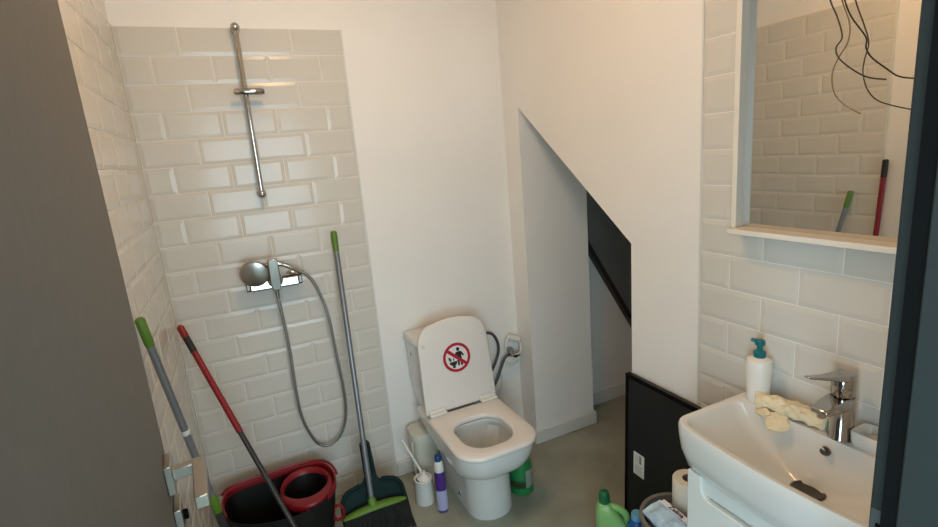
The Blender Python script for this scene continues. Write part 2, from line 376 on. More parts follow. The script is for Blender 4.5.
# ------------------------------------------------------------------ toilet
TX = 1.090
t = thing('toilet', 'white ceramic toilet with raised lid and close coupled cistern', 'toilet', (TX, -.35, 0))
def plan(x, yb, yf, hw, rb, rf): return rrect(x, (yb+yf)/2, hw, (yb-yf)/2, [rb, rb, rf, rf], 8)
rg = [ring(plan(TX+.012, -.10, -.527, .103, .04, .098), 0), ring(plan(TX+.012, -.10, -.530, .106, .04, .100), .012),
      ring(plan(TX+.008, -.10, -.532, .104, .04, .099), .10), ring(plan(TX+.004, -.10, -.538, .106, .04, .101), .20),
      ring(plan(TX, -.11, -.545, .110, .04, .105), .232), ring(plan(TX, -.15, -.575, .132, .05, .120), .244),
      ring(plan(TX, -.19, -.610, .154, .06, .130), .262), ring(plan(TX, -.21, -.638, .168, .07, .130), .290),
      ring(plan(TX, -.19, -.654, .176, .06, .125), .325), ring(plan(TX, -.10, -.659, .178, .05, .12), .355), ring(plan(TX, -.07, -.660, .178, .05, .12), .365), ring(plan(TX, -.07, -.661, .178, .05, .12), .383),
      ring(plan(TX, -.08, -.652, .170, .05, .115), .388)]
hole = lambda s, dz=0: plan(TX-.012, -.366-.03*s, -.612+.155*s, .113-.06*s, .075-.035*s, .10-.06*s)
rg += [ring(hole(0), .388), ring(hole(.04), .372), ring(plan(TX-.012, -.360, -.618, .118, .07, .10), .352), ring(hole(.15), .30), ring(hole(.45), .24), ring(hole(.8), .18), ring(hole(.95), .155)]
MB().loft(rg).build('bowl', 'ceramic', t, ang=42)
MB().loft([ring(hole(.52), .226), ring(hole(.50), .229)]).build('water', 'water', t)
# seat ring
so = lambda o: plan(TX-.003, -.262+o, -.674-o, .182+o, .03, .105)
si = lambda o: plan(TX-.012, -.366+o, -.610-o, .111+o, .085, .095)
MB().loft([ring(so(-.004), .390), ring(so(0), .396), ring(so(0), .404), ring(so(-.004), .410), ring(so(-.012), .413),
           ring(si(.010), .413), ring(si(.003), .410), ring(si(0), .403), ring(si(.002), .392)], closed=True).build('seat', 'seat', t, ang=50)
# cistern
cx = TX-.006
ci = lambda hw, yf, r: rrect(cx, (-.006+yf)/2, hw, (-.006-yf)/2, [.012, .012, r, r], 6)
MB().loft([ring(ci(.130, -.140, .04), .33), ring(ci(.150, -.158, .04), .42), ring(ci(.160, -.166, .035), .52), ring(ci(.165, -.170, .03), .705)]).build('cistern', 'ceramic', t, ang=50)
MB().loft([ring(ci(.166, -.171, .03), .706), ring(ci(.171, -.176, .03), .712), ring(ci(.171, -.176, .03), .732), ring(ci(.164, -.169, .03), .742)]).build('cistern_lid', 'ceramic', t, ang=50)
MB().lathe([(.024, .741), (.024, .746), (.018, .749)], (cx, -.085, 0), 24).build('flush_button', 'chrome', t)
MB().lathe([(.008, 0), (.008, .004), (.005, .006)], (0, 0, 0), 16, axis='x').xf(Matrix.Translation((cx-.1635, -.085, .655))).build('side_plug', 'chrome', t)
# raised lid in a leaning plane
LB, LT = Vector((TX, -.252, .412)), Vector((TX, -.197, .826))
vdir = (LT-LB).normalized(); ndir = Vector((1, 0, 0)).cross(vdir)   # towards the room
LH = (LT-LB).length
def lidp(u, v, d): q = LB + vdir*v + ndir*d + Vector((u, 0, 0)); return tuple(q)
def lid_outline(o=0):
    H = LH-.0; R = .085
    pts = []
    def hw(v): return .180 - .012*(v/H)
    for v in (0+abs(o), .1, .2, H-R-.02): pts.append((hw(v)+o, v))
    cx_ = hw(H)-R
    for i in range(1, 10):
        a = math.pi/2*i/9; pts.append((cx_ + (R+o)*math.cos(a), (H-R-.012) + (R+o)*math.sin(a)))
    for i in range(1, 8):
        f = i/8; x = cx_*(1-2*f); pts.append((x, H-.012+o+.012*(1-(1-2*f)**2)))
    n = [(-x, y) for x, y in reversed(pts[:13])]
    return pts + n
lidr = [[lidp(u, v, d) for u, v in lid_outline(o)] for o, d in ((-.004, -.020), (0, -.016), (0, -.004), (-.003, 0), (-.008, .0015))]
lid = MB().loft(lidr).build('lid', 'seat', t, ang=50)
for s in (-1, 1):
    MB().lathe([(.0075, 0), (.0075, .006), (.005, .009)], (0, 0, 0), 16).xf(Matrix(((1, 0, 0, TX+s*.148), (0, vdir.y, ndir.y, lidp(0, .315, 0)[1]), (0, vdir.z, ndir.z, lidp(0, .315, 0)[2]), (0, 0, 0, 1)))).build('bumper', 'wplast', lid)
for s in (-1, 1):
    hi = MB().box(TX+s*.128-.042, TX+s*.128+.042, -.283, -.240, .413, .424).tube([(TX+s*.128-.038, -.256, .428), (TX+s*.128+.038, -.256, .428)], .009, 14)
    hi.build('hinge', 'wplast', t, bevel=.004)
# prohibition sticker on the lid
SC = (TX+.004, .232); SR = .066
def disc(r0, r1, d, n=48):
    m = MB(); vs = []; fs = []
    for k in range(n):
        a = 2*math.pi*k/n
        for r in (r0, r1): vs.append(lidp(SC[0]-TX+r*math.cos(a), SC[1]+r*math.sin(a), d))
    for k in range(n): fs.append((2*k, 2*k+1, (2*k+3) % (2*n), (2*k+2) % (2*n)))
    return m.add(vs, fs)
def flat(pts, d): return MB().add([lidp(SC[0]-TX+u*SR, SC[1]+v*SR, d) for u, v in pts], [tuple(range(len(pts)))])
tag(disc(.0005, SR*1.05, .0020).build('sticker_disc', 'white', lid), 'white round sticker')
tag(disc(SR*.83, SR*1.03, .0026).build('sticker_ring', 'red', lid), 'red prohibition ring')
q = .72
tag(flat([(-q-.07, q*.86-.07+.0), (-q+.09, q*.86+.09), (q+.07, -q*.86+.07), (q-.09, -q*.86-.09)], .0030).build('sticker_slash', 'red', lid), 'red diagonal slash')
fig = MB()
def addf(pts, d=.0024):
    m2 = flat(pts, d); fig.add(m2.v, m2.f)
addf([(.15+.13*math.cos(a), .56+.14*math.sin(a)) for a in [i*math.pi/8 for i in range(16)]])
addf([(.02, .38), (.30, .40), (.36, .30), (.36, -.12), (.02, -.12)])
addf([(.30, .40), (.40, .34), (.58, .06), (.48, .0), (.30, .24)])
addf([(.02, .38), (-.06, .34), (-.20, .10), (-.10, .04), (.06, .22)])
addf([(.02, -.10), (.20, -.10), (.16, -.60), (.02, -.60)])
addf([(.20, -.10), (.36, -.10), (.40, -.62), (.26, -.62)])
addf([(-.66, .14), (-.46, .02), (-.40, -.22), (-.58, -.16)])
addf([(-.60, -.26), (.02, -.24), (-.06, -.46), (-.18, -.54), (-.16, -.70), (-.40, -.70), (-.36, -.54), (-.54, -.44)])
addf([(-.30, -.02), (-.22, .0), (-.22, -.18), (-.30, -.20)])
tag(fig.build('sticker_figure', 'black', lid, smooth=False), 'black figure throwing an item into a toilet')
for s in (-1,): MB().lathe([(.0085, 0), (.0085, .005), (.005, .009)], (0, 0, 0), 14, axis='x').xf(Matrix.Translation((TX+.010-.103, -.36, .060))).build('bolt_cap', 'chrome', t)

# water supply behind the toilet
t = thing('angle_valve', 'chrome angle valve with grey braided hoses beside the cistern', 'valve', (1.488, .006, .50))
MB().lathe([(.024, 0), (.024, .004), (.015, .008), (.015, .05)], (1.488, 0, .500), 20, axis='y').build('valve_body', 'chrome', t)
MB().tube([(1.520, -.046, .488), (1.488, -.046, .500), (1.455, -.046, .505)], [.012, .015, .012], 14).build('valve_cross', 'chrome', t)
MB().lathe([(.014, .05), (.016, .054), (.016, .068), (.012, .072)], (1.488, 0, .500), 14, axis='y').build('valve_knob', 'chrome', t)
MB().tube(catmull([(1.455, -.046, .505), (1.430, -.046, .485), (1.400, -.046, .425), (1.372, -.05, .375), (1.33, -.06, .345), (1.27, -.07, .350)], 6), .0075, 10).build('supply_hose', 'braid', t)
MB().tube(catmull([(1.245, -.06, .66), (1.33, -.045, .652), (1.375, -.04, .632), (1.400, -.04, .585), (1.403, -.04, .535), (1.385, -.04, .485), (1.355, -.045, .440), (1.32, -.05, .400)], 6), .0075, 10).build('fill_hose', 'braid', t)
MB().tube(catmull([(1.41, -.03, .41), (1.418, -.03, .36), (1.405, -.035, .31), (1.375, -.04, .285)], 6), .004, 8).build('thin_tube', 'wplast', t)
t = thing('conduit_sleeve', 'white plastic sleeve with looped cable above the angle valve', 'pipe sleeve', (1.50, .006, .565))
MB().tube([(1.472, -.030, .592), (1.528, -.030, .566)], .017, 20).build('sleeve', 'wplast', t)
MB().tube([(1.500, .004, .575), (1.500, -.030, .575)], .012, 12).build('wall_stub', 'wplast', t)
MB().tube(catmull([(1.472, -.03, .592), (1.45, -.035, .565), (1.446, -.04, .53), (1.462, -.04, .50), (1.49, -.085, .512), (1.515, -.08, .530), (1.530, -.04, .555), (1.532, -.035, .49), (1.520, -.035, .445), (1.49, -.035, .43), (1.46, -.035, .437), (1.44, -.03, .46)], 6), .0032, 8).build('cable', 'wplast', t)

# ------------------------------------------------------------------ things beside the toilet
t = thing('waste_bin', 'small cream plastic waste bin with lid tucked between wall and toilet', 'bin', (.945, -.095, 0))
bx, by = .930, -.096
MB().loft([ring(rrect(bx, by, .054, .058, .035, 6), 0), ring(rrect(bx, by, .060, .064, .038, 6), .12), ring(rrect(bx, by, .064, .068, .040, 6), .235)]).build('bin_body', 'bin', t, ang=50)
MB().loft([ring(rrect(bx, by, .067, .071, .042, 6), .236), ring(rrect(bx, by, .068, .072, .042, 6), .250), ring(rrect(bx, by, .066, .066, .038, 6), .272), ring(rrect(bx, by, .040, .040, .03, 6), .280)]).build('bin_lid', 'bin', t, ang=50)
MB().tube([(bx-.066, by-.03, .235), (bx-.069, by-.03, .15), (bx-.061, by-.03, .06)], .006, 8).build('bin_handle', 'bin', t)
t = thing('toilet_brush', 'white toilet brush leaning in its round white holder', 'toilet brush', (.862, -.250, 0))
MB().lathe([(.044, 0), (.046, .004), (.040, .11), (.043, .118), (.039, .122), (.034, .118), (.036, .02), (0, .02)], (.862, -.250, 0), 32, cap1=False).build('holder', 'wplast', t)
MB().tube(catmull([(.875, -.252, .09), (.862, -.235, .14), (.835, -.180, .215), (.818, -.145, .262)], 5), [.009]*3+[.0075]*3+[.006]*3+[.006]*6+[.008], 12).build('handle', 'wplast', t)
MB().lathe([(0, .085), (.030, .095), (.033, .118), (.012, .134), (.008, .15)], (.868, -.250, 0), 24).build('brush_collar', 'wplast', t)
MB().lathe([(0, -.011), (.008, -.008), (.0105, 0), (.008, .008), (0, .011)], (.816, -.143, .266), 14, cap0=False, cap1=False).build('handle_end', 'wplast', t)
t = thing('toilet_cleaner_bottle', 'slender purple toilet cleaner bottle with a blue cap', 'bottle', (.914, -.352, 0))
def oval(cx_, cy_, a, b, rz, n=24): return [(cx_ + a*math.cos(k*2*math.pi/n)*math.cos(rz) - b*math.sin(k*2*math.pi/n)*math.sin(rz), cy_ + a*math.cos(k*2*math.pi/n)*math.sin(rz) + b*math.sin(k*2*math.pi/n)*math.cos(rz)) for k in range(n)]
px_, py_ = .908, -.356
body = [ring(oval(px_, py_, a, b, -.3), z) for a, b, z in ((.021, .016, 0), (.0235, .018, .005), (.024, .018, .09), (.025, .0185, .16), (.024, .018, .190), (.020, .017, .205))]
bo = MB().loft(body).build('bottle_body', 'purple', t, ang=60)
lab = [ring(oval(px_, py_, a, b, -.3), z) for a, b, z in ((.0243, .0188, .012), (.0246, .0188, .09), (.0250, .0190, .110))]
MB().loft(lab, False, False).build('label', 'lav', t)
MB().lathe([(.021, .202), (.0215, .222), (.0185, .246), (.015, .252)], (px_, py_, 0), 20).build('collar', 'wplast', t)
MB().lathe([(.0145, .250), (.0155, .253), (.0155, .272), (.013, .278)], (px_, py_, 0), 20).build('cap', 'bluecap', t)
t = thing('cleaner_jug', 'round green cleaner bottle with a pale label behind the toilet', 'bottle', (1.283, -.395, 0))
MB().lathe([(.050, 0), (.054, .005), (.054, .13), (.048, .155), (.020, .175), (.014, .178)], (1.283, -.412, 0), 28).build('bottle_body', 'gbottle', t)
la = MB(); n = 20
la.loft([[(1.283+.0546*math.cos(a), -.412+.0546*math.sin(a), z) for z in (.038, .125)] for a in [math.radians(-95+i*9) for i in range(14)]], False, False)
la.f = [f for f in la.f if len(f) == 4]
la.build('label', 'glabel', t)
la = MB(); la.loft([[(1.283+.0546*math.cos(a), -.412+.0546*math.sin(a), z) for z in (.038, .075)] for a in [math.radians(-180+i*9) for i in range(10)]], False, False)
la.build('label_print', 'gdark', t)
MB().lathe([(.016, .176), (.016, .196), (.013, .198)], (1.283, -.412, 0), 18).build('cap', 'wplast', t)

# ------------------------------------------------------------------ mop bucket
t = thing('mop_bucket', 'black oval mop bucket with red rim and red wringer basket', 'bucket', (.27, -.28, 0))
op = catmull([(.051, -.205, 0), (.085, -.145, 0), (.20, -.128, 0), (.357, -.130, 0), (.450, -.165, 0), (.482, -.270, 0), (.455, -.375, 0), (.36, -.445, 0), (.22, -.440, 0), (.095, -.375, 0), (.055, -.290, 0)], 6, True)
ctr = Vector((.27, -.285, 0))
def bring(s, z, off=0):
    return [tuple(ctr + (p-ctr)*s + (p-ctr).normalized()*off + Vector((0, 0, z))) for p in op]
MB().loft([bring(.76, 0), bring(.78, .004), bring(.88, .14), bring(.985, .285), bring(.982, .289), bring(.968, .289), bring(.965, .285), bring(.86, .14), bring(.76, .02)]).build('tub', 'bucket', t, ang=60)
rsec = [bring(.955, .276), bring(.955, .292, 0), bring(.965, .299), bring(.990, .301), bring(1.0, .294), bring(1.0, .278)]
NP = len(op); span = [(k % NP) for k in range(58, 58+NP-19)]
MB().loft([[rsec[r][k] for r in range(6)] for k in span]).build('rim', 'buckred', t, ang=50)
wc = (.365, -.283)
el = lambda a, b, z, dx=0, dy=0: [(wc[0]+dx+a*math.cos(k*math.pi/18), wc[1]+dy+b*math.sin(k*math.pi/18), z) for k in range(36)]
MB().loft([el(.104, .138, .268), el(.104, .138, .286), el(.101, .134, .294), el(.094, .112, .299, -.003, .006), el(.088, .096, .294, -.003, .012), el(.084, .091, .280, -.003, .012)], False, False).build('wringer_rim', 'buckred', t, ang=50)
wb = MB().loft([el(.085, .092, .282, -.003, .012), el(.062, .068, .13, -.003, .008), el(.048, .05, .125, -.003, .008)], False, True).build('wringer_basket', 'bucket', t, ang=50)
# carrying handle folded down along the back rim
hpth = [tuple(ctr + (p-ctr)*1.02 + Vector((0, 0, .304))) for p in op[1*6-4:5*6+2]]
MB().tube(hpth, .0055, 8).build('carry_handle', 'buckred', t)
MB().tube(catmull([(.446, -.345, .190), (.470, -.352, .205), (.484, -.358, .180), (.476, -.356, .145), (.454, -.350, .140), (.444, -.346, .165)], 5, True) + [Vector((.446, -.345, .190))], .006, 8).build('side_grip', 'buckred', t)

# ------------------------------------------------------------------ mops and broom
def along(a, b, f): return tuple(Vector(a).lerp(Vector(b), f))
A, B = (.026, -.133, 1.010), (.388, -.668, .045)
t = thing('floor_mop', 'mop with a red upper pole leaning across the bucket into the corner', 'mop', (.388, -.668, 0))
MB().tube([along(A, B, .035), along(A, B, .395)], .0115, 14).build('pole', 'mopred', t)
MB().tube([along(A, B, .390), along(A, B, 1.0)], .0095, 14).build('lower_pole', 'mopdark', t)
MB().tube([along(A, B, .045), along(A, B, .10)], .0122, 14).build('grip_band', 'grip', t)
MB().tube([along(A, B, 0), along(A, B, .006), along(A, B, .038), along(A, B, .046)], [.007, .0128, .0128, .0118], 14).build('pole_end', 'mopred', t)
MB().lathe([(.014, .075), (.022, .06), (.045, .035), (.055, .030)], (.388, -.668, 0), 20).build('mop_socket', 'buckred', t)
mh = MB()
for k in range(46):
    a = random.uniform(0, 2*math.pi); r = random.uniform(.05, .12); w_ = random.uniform(-.2, .2)
    mh.tube(catmull([(.388+.025*math.cos(a), -.668+.025*math.sin(a), .034), (.388+.6*r*math.cos(a), -.668+.6*r*math.sin(a), .022), (.388+r*math.cos(a+w_), -.668+r*math.sin(a+w_), .007)], 3), .006, 6)
tag(mh.build('mop_strands', 'bristle_l', t), kind='stuff')

A, B = (.0175, -.763, 1.212), (.135, -.560, .020)
t = thing('flat_mop', 'grey mop pole with green tip leaning on the side wall behind the door', 'mop', (.135, -.560, 0))
MB().tube([along(A, B, .045), along(A, B, .58)], .0105, 14).build('pole', 'greypole', t)
MB().tube([along(A, B, .300), along(A, B, .304), along(A, B, .309), along(A, B, .313)], [.0107, .0113, .0113, .0107], 14).build('pole_ring', 'lblpap', t)
MB().tube([along(A, B, 0), along(A, B, .004), along(A, B, .06), along(A, B, .068)], [.009, .0122, .0122, .0108], 14).build('pole_tip', 'green', t)
MB().tube([along(A, B, .510), along(A, B, .518), along(A, B, .562), along(A, B, .570)], [.011, .0135, .0135, .011], 14).build('pole_clamp', 'green', t)
MB().tube([along(A, B, .565), along(A, B, .99)], .0125, 14).build('lower_pole', 'mopdark', t)
MB().box(.06, .21, -.60, -.53, .004, .022).build('mop_plate', 'mopdark', t, bevel=.006)

A, B = (.0135, -.898, 1.362), (.0135, -.850, .03)
t = thing('red_mop', 'red mop pole with black tip standing upright against the side wall by the door', 'mop', (.0135, -.850, 0))
MB().tube([along(A, B, .06), along(A, B, .99)], .0112, 14).build('pole', 'mopred', t)
MB().tube([along(A, B, 0), along(A, B, .004), along(A, B, .062)], [.009, .0122, .0122], 14).build('pole_tip', 'grip', t)
MB().box(.006, .05, -.93, -.78, .002, .03).build('mop_plate', 'mopred', t, bevel=.006)

A, B = (.657, -.022, 1.268), (.606, -.325, .150)
t = thing('broom', 'broom with grey pole, green grip and green head leaning on the tiles', 'broom', (.61, -.36, 0))
MB().tube([along(A, B, .06), along(A, B, 1.0)], .0115, 14).build('pole', 'greypole', t)
MB().tube([along(A, B, 0), along(A, B, .004), along(A, B, .025), along(A, B, .07), along(A, B, .078)], [.009, .0128, .0135, .0122, .0112], 14).build('grip', 'green', t)
hx0, hx1 = .478, .748
hd = MB()
rr = []
for i in range(17):
    f = i/16; x = hx0 + (hx1-hx0)*f; w_ = 1-abs(2*f-1)**4*.6; z = .122 + .012*(1-abs(2*f-1)**2)
    rr.append([(x, -.345+.022*w_*math.cos(k*math.pi/5), z + .013*w_*math.sin(k*math.pi/5)) for k in range(10)])
hd.loft(rr).tube([(.605, -.325, .165), (.607, -.338, .135)], [.0155, .022], 14)
hd.build('head', 'green', t, ang=50)
br = MB()
for i in range(34):
    for j in range(4):
        f = (i+random.random()*.5)/33; x = hx0+.008+(hx1-hx0-.016)*f; y = -.360+.010*j
        br.tube([(x, y, .122), (x+(f-.5)*.05+random.uniform(-.004, .004), y-.030+random.uniform(-.006, .006), .001)], [.004, .0025], 5)
tag(br.build('bristles', 'bristle', t), kind='stuff')

t = thing('dustpan', 'dark green dustpan clipped behind the broom', 'dustpan', (.62, -.31, 0))
dpv = Vector((-.004, .105, .225)).normalized()    # up the pan
dpo = Vector((.622, -.352, .004)); dpn = Vector((1, 0, 0)).cross(dpv)
def dp(u, v, d): q = dpo + Vector((u + .015*max(0, min(1, (v-.20)/.06)), 0, 0)) + dpv*v + dpn*d; return tuple(q)
DR = [(.138, 0), (.135, .10), (.132, .15), (.128, .170), (.118, .187), (.103, .199), (.083, .206), (.048, .213), (.034, .222), (.026, .240), (.022, .375), (.012, .388)]
DL = [(-u, v) for u, v in reversed(DR)]
MB().prism(DR + DL, dp, -.006, .0).build('pan_plate', 'pan', t, bevel=.002)
MB().tube([dp(x, y, .008) for x, y in DR[:8]], .009, 8).tube([dp(x, y, .008) for x, y in DL[4:]], .009, 8).build('pan_side_wall', 'pan', t)
MB().tube([dp(-.017, .245, .0), dp(-.015, .375, .0)], .008, 10).tube([dp(.017, .245, .0), dp(.015, .375, .0)], .008, 10).build('pan_neck', 'pan', t)
MB().prism([(-.138, -.001), (.138, -.001), (.138, .010), (-.138, .010)], dp, .0, .003).build('pan_lip', 'rubber', t)

# ------------------------------------------------------------------ black panel leaning on the right wall
t = thing('leaning_panel', 'thin black panel with a white label leaning below the alcove opening', 'panel', (1.50, -1.07, 0))
Mp = Matrix.Translation((1.500, 0, 0)) @ Matrix.Rotation(math.atan2(.020, .69), 4, 'Y')
MB().box(0, .018, -1.30, -.862, 0, .695).xf(Mp).build('board', 'panel', t, bevel=.002)
MB().box(-.003, 0, -1.30, -.862, .680, .695).box(-.003, 0, -.874, -.862, 0, .680).xf(Mp).build('edge_band', 'rubber', t)
lb = MB().box(-.0012, 0, -.962, -.908, .300, .392).xf(Mp).build('label_sticker', 'lblpap', t, smooth=False)
mk = MB().box(-.0016, -.0008, -.948, -.938, .352, .386)
for k in range(8): mk.box(-.0016, -.0008, -.956+.004*(k % 3), -.914-.003*(k % 2), .341-k*.0052, .3422-k*.0052)
mk.box(-.0016, -.0008, -.932, -.9305, .352, .386).box(-.0016, -.0008, -.927, -.926, .352, .386).box(-.0016, -.0008, -.920, -.9185, .352, .386)
tag(mk.xf(Mp).build('label_print', 'shaft', lb, smooth=False), 'small grey print lines')

# ------------------------------------------------------------------ washbasin, cabinet and what stands there
BY = -1.614
t = thing('vanity_cabinet', 'white lacquered washbasin cabinet with a curved finger pull', 'cabinet', (1.40, BY, 0))
MB().box(1.262, 1.536, BY-.213, BY+.213, .08, .7025).build('body', 'cab', t, bevel=.002)
MB().box(1.285, 1.536, BY-.205, BY+.205, 0, .08).build('plinth', 'cab', t)
MB().box(1.2500, 1.2605, BY-.19, BY+.19, .655, .7025).build('finger_recess', 'cab', t)
do = [(-.213, .09), (.213, .09), (.213, .7025), (.172, .7025)]
do += [(.172-.030+.030*math.cos(a), .674+.0*a-.030*math.sin(a)+.0) for a in [i*math.pi/16 for i in range(1, 9)]]
do += [(-u, v) for u, v in reversed(do[3:])] + [(-.213, .7025)]
MB().prism(do, lambda u, v, d: (d, BY+u, v), 1.243, 1.260).build('door', 'cab', t, bevel=.0025)

t = thing('washbasin', 'white ceramic washbasin on the cabinet with drain and overflow hole', 'sink', (1.39, BY, .70))
BC = Vector((1.398, BY)); NANG = 112
def by_angle(poly):
    # resample a star shaped outline at even angles about the drain
    P = [Vector(q)-BC for q in poly]; out_ = []
    for k in range(NANG):
        a = 2*math.pi*k/NANG; d = Vector((math.cos(a), math.sin(a))); best = None
        for i in range(len(P)):
            p, q = P[i], P[(i+1) % len(P)]; e = q-p
            den = d.x*e.y - d.y*e.x
            if abs(den) < 1e-12: continue
            tt = (p.x*e.y - p.y*e.x)/den; u = (p.x*d.y - p.y*d.x)/den
            if tt > 0 and -1e-6 <= u <= 1+1e-6: best = tt if best is None else max(best, tt)
        out_.append(BC + d*best)
    return out_
def bo(xf, xb, hy, r, bow, rb_=.012):
    pts = by_angle(rrect((xf+xb)/2, BY, (xb-xf)/2, hy, [rb_, r, r, rb_], 8)); res = []
    for q in pts:
        f = (xb-q.x)/(xb-xf); w = 1-((q.y-BY)/hy)**2
        res.append((q.x - bow*w*max(0, f), q.y))
    return res
XB = 1.536
def rs(xf, hy, r, z, bow=.022): return ring(bo(xf, XB, hy, r, bow), z)
rb = [rs(1.258, .226, .03, .703, .02), rs(1.246, .234, .034, .714), rs(1.234, .246, .036, .76), rs(1.229, .249, .036, .80), rs(1.228, .250, .036, .826), rs(1.231, .247, .034, .833)]
IN0 = [Vector(q) for q in bo(1.242, 1.456, .236, .035, .020, .05)]
def inner(s, z):
    res = []
    for q in IN0:
        d = q-BC; e = max(0, min(1, (1-s)/.9))**2
        qq = (BC + d*s).lerp(BC + d.normalized()*.024, e); res.append((qq.x, qq.y, z))
    return res
steps = [(1.0, .8335), (.985, .831), (.965, .824), (.93, .812), (.86, .793), (.76, .770), (.64, .747), (.50, .728), (.36, .7145), (.24, .7095), (.10, .708)]
inn = [inner(s, z) for s, z in steps]
basin = MB().loft(rb + inn, True, False).build('basin', 'ceramic', t, ang=55)
MB().lathe([(.037, .700), (.037, .7135), (.033, .716), (.027, .7125), (.010, .7105), (0, .711)], (1.398, BY, 0), 28).build('drain', 'wood', t)
ov = MB().lathe([(.0105, -.004), (.0105, .004), (.007, .002), (0, -.002)], (0, 0, 0), 20, axis='x', cap0=True, cap1=False)
ov.xf(Matrix.Translation((1.437, BY-.010, .808)) @ Matrix.Rotation(math.radians(38), 4, 'Y')).build('overflow_hole', 'wood', t)

ZD = .8335
t = thing('basin_tap', 'chrome single lever mixer tap on the washbasin', 'faucet', (1.478, -1.628, ZD))
tx, ty = 1.482, -1.629
MB().lathe([(.0265, 0), (.0265, .003), (.0245, .006), (.0240, .09), (.0235, .108)], (tx, ty, ZD), 32).build('body', 'chrome', t)
sp = MB().loft([[(x, ty+sy*hw, z) for sy, z in ((-1, zb), (1, zb), (1, zt), (-1, zt))] for x, hw, zb, zt in ((tx+.012, .0225, ZD+.078, ZD+.106), (tx-.020, .023, ZD+.080, ZD+.109), (tx-.060, .022, ZD+.084, ZD+.1045), (tx-.092, .019, ZD+.086, ZD+.098))])
sp.build('spout', 'chrome', t, bevel=.004)
MB().lathe([(.009, ZD+.076-ZD), (.009, .088)], (tx-.080, ty, ZD), 16).build('aerator', 'chrome', t)
MB().lathe([(.0225, .110), (.0245, .113), (.0245, .150), (.021, .160), (.010, .164)], (tx-.004, ty, ZD), 32).build('handle_dome', 'chrome', t)
lvv = MB().loft([[(x, ty+sy*hw, z) for sy, z in ((-1, zb), (1, zb), (1, zt), (-1, zt))] for x, hw, zb, zt in ((tx+.010, .020, ZD+.144, ZD+.163), (tx-.02, .018, ZD+.149, ZD+.1645), (tx-.078, .0125, ZD+.168, ZD+.176), (tx-.138, .009, ZD+.186, ZD+.191))])
lvv.build('lever', 'chrome', t, bevel=.003)

t = thing('soap_bottle', 'white soap dispenser bottle with teal pump on the washbasin', 'bottle', (1.490, -1.414, ZD))
MB().lathe([(.026, 0), (.0275, .003), (.029, .03), (.0325, .085), (.0335, .105), (.031, .117), (.020, .124), (.014, .126)], (1.490, -1.414, ZD), 32).build('bottle_body', 'soap', t)
MB().lathe([(.0145, .124), (.0155, .127), (.0155, .140), (.010, .144), (.007, .146), (.007, .158), (.0125, .160), (.0125, .170), (.009, .173)], (1.490, -1.414, ZD), 20).build('pump', 'teal', t)
MB().tube([(1.490, -1.414, ZD+.166), (1.484, -1.405, ZD+.169), (1.478, -1.396, ZD+.173)], [.008, .006, .0045], 10).build('nozzle', 'teal', t)

# crumpled cloth: lumpy closed slab draped over the deck edge
def cloth(P, hw, th, name, parent, seed):
    path = catmull(P, 8); rings = []
    n = 26
    for i, p in enumerate(path):
        f = i/(len(path)-1)
        w = hw*(.55+.45*math.sin(math.pi*min(1, max(0, f*.9+.05))))*(1+.25*noise.noise((f*5, seed, 0)))
        tn = (path[min(i+1, len(path)-1)]-path[max(i-1, 0)]).normalized()
        side = Vector((-tn.y, tn.x, 0)).normalized(); up = tn.cross(side)
        if up.z < 0: up = -up
        r = []
        for k in range(n):
            a = 2*math.pi*k/n
            x, y = math.cos(a), math.sin(a)
            x = math.copysign(abs(x)**.8, x); y = math.copysign(abs(y)**.8, y)
            b = 1+.38*noise.noise((f*11+seed, x*2.6, y*2.6)) + .20*noise.noise((f*26+seed, x*6, y*6))
            yy = y*th*b*(1+.5*noise.noise((f*7, x*3+seed, 3)))
            if y < 0: yy *= .35
            r.append(tuple(p + side*(x*w*b) + up*(yy)))
        rings.append(r)
    return MB().loft(rings).build(name, 'rag', parent, ang=70, sub=1)
t = thing('cleaning_cloth', 'crumpled cream cloth lying between soap bottle and tap', 'cloth', (1.46, -1.53, ZD))
cloth([(1.462, -1.432, ZD+.006), (1.472, -1.46, ZD+.012), (1.476, -1.50, ZD+.014), (1.482, -1.54, ZD+.013), (1.486, -1.575, ZD+.011), (1.488, -1.599, ZD+.009)], .027, .024, 'cloth_roll', t, 1.3)
cloth([(1.465, -1.500, ZD+.006), (1.446, -1.505, ZD-.002), (1.426, -1.512, ZD-.012), (1.412, -1.518, ZD-.020)], .026, .006, 'cloth_corner', t, 4.1)
cloth([(1.452, -1.470, ZD+.004), (1.440, -1.466, ZD-.001), (1.428, -1.466, ZD-.006)], .018, .006, 'cloth_fold', t, 7.7)

t = thing('soap_dish', 'small white square soap dish at the end of the washbasin', 'soap dish', (1.497, -1.712, ZD))
sd = lambda s, z: ring(rrect(1.497, -1.708, .032*s, .054*s, .014, 5), z)
MB().loft([sd(.92, ZD), sd(1, ZD+.006), sd(1.03, ZD+.033), sd(.97, ZD+.036), sd(.88, ZD+.030), sd(.80, ZD+.014)]).build('dish', 'ceramic', t, ang=50)
MB().loft([ring(rrect(1.497, -1.708, .020, .034, .014, 5), ZD+.0145), ring(rrect(1.497, -1.708, .021, .036, .014, 5), ZD+.019), ring(rrect(1.497, -1.708, .014, .028, .012, 5), ZD+.024)]).build('soap_bar', 'bin', t, ang=60)

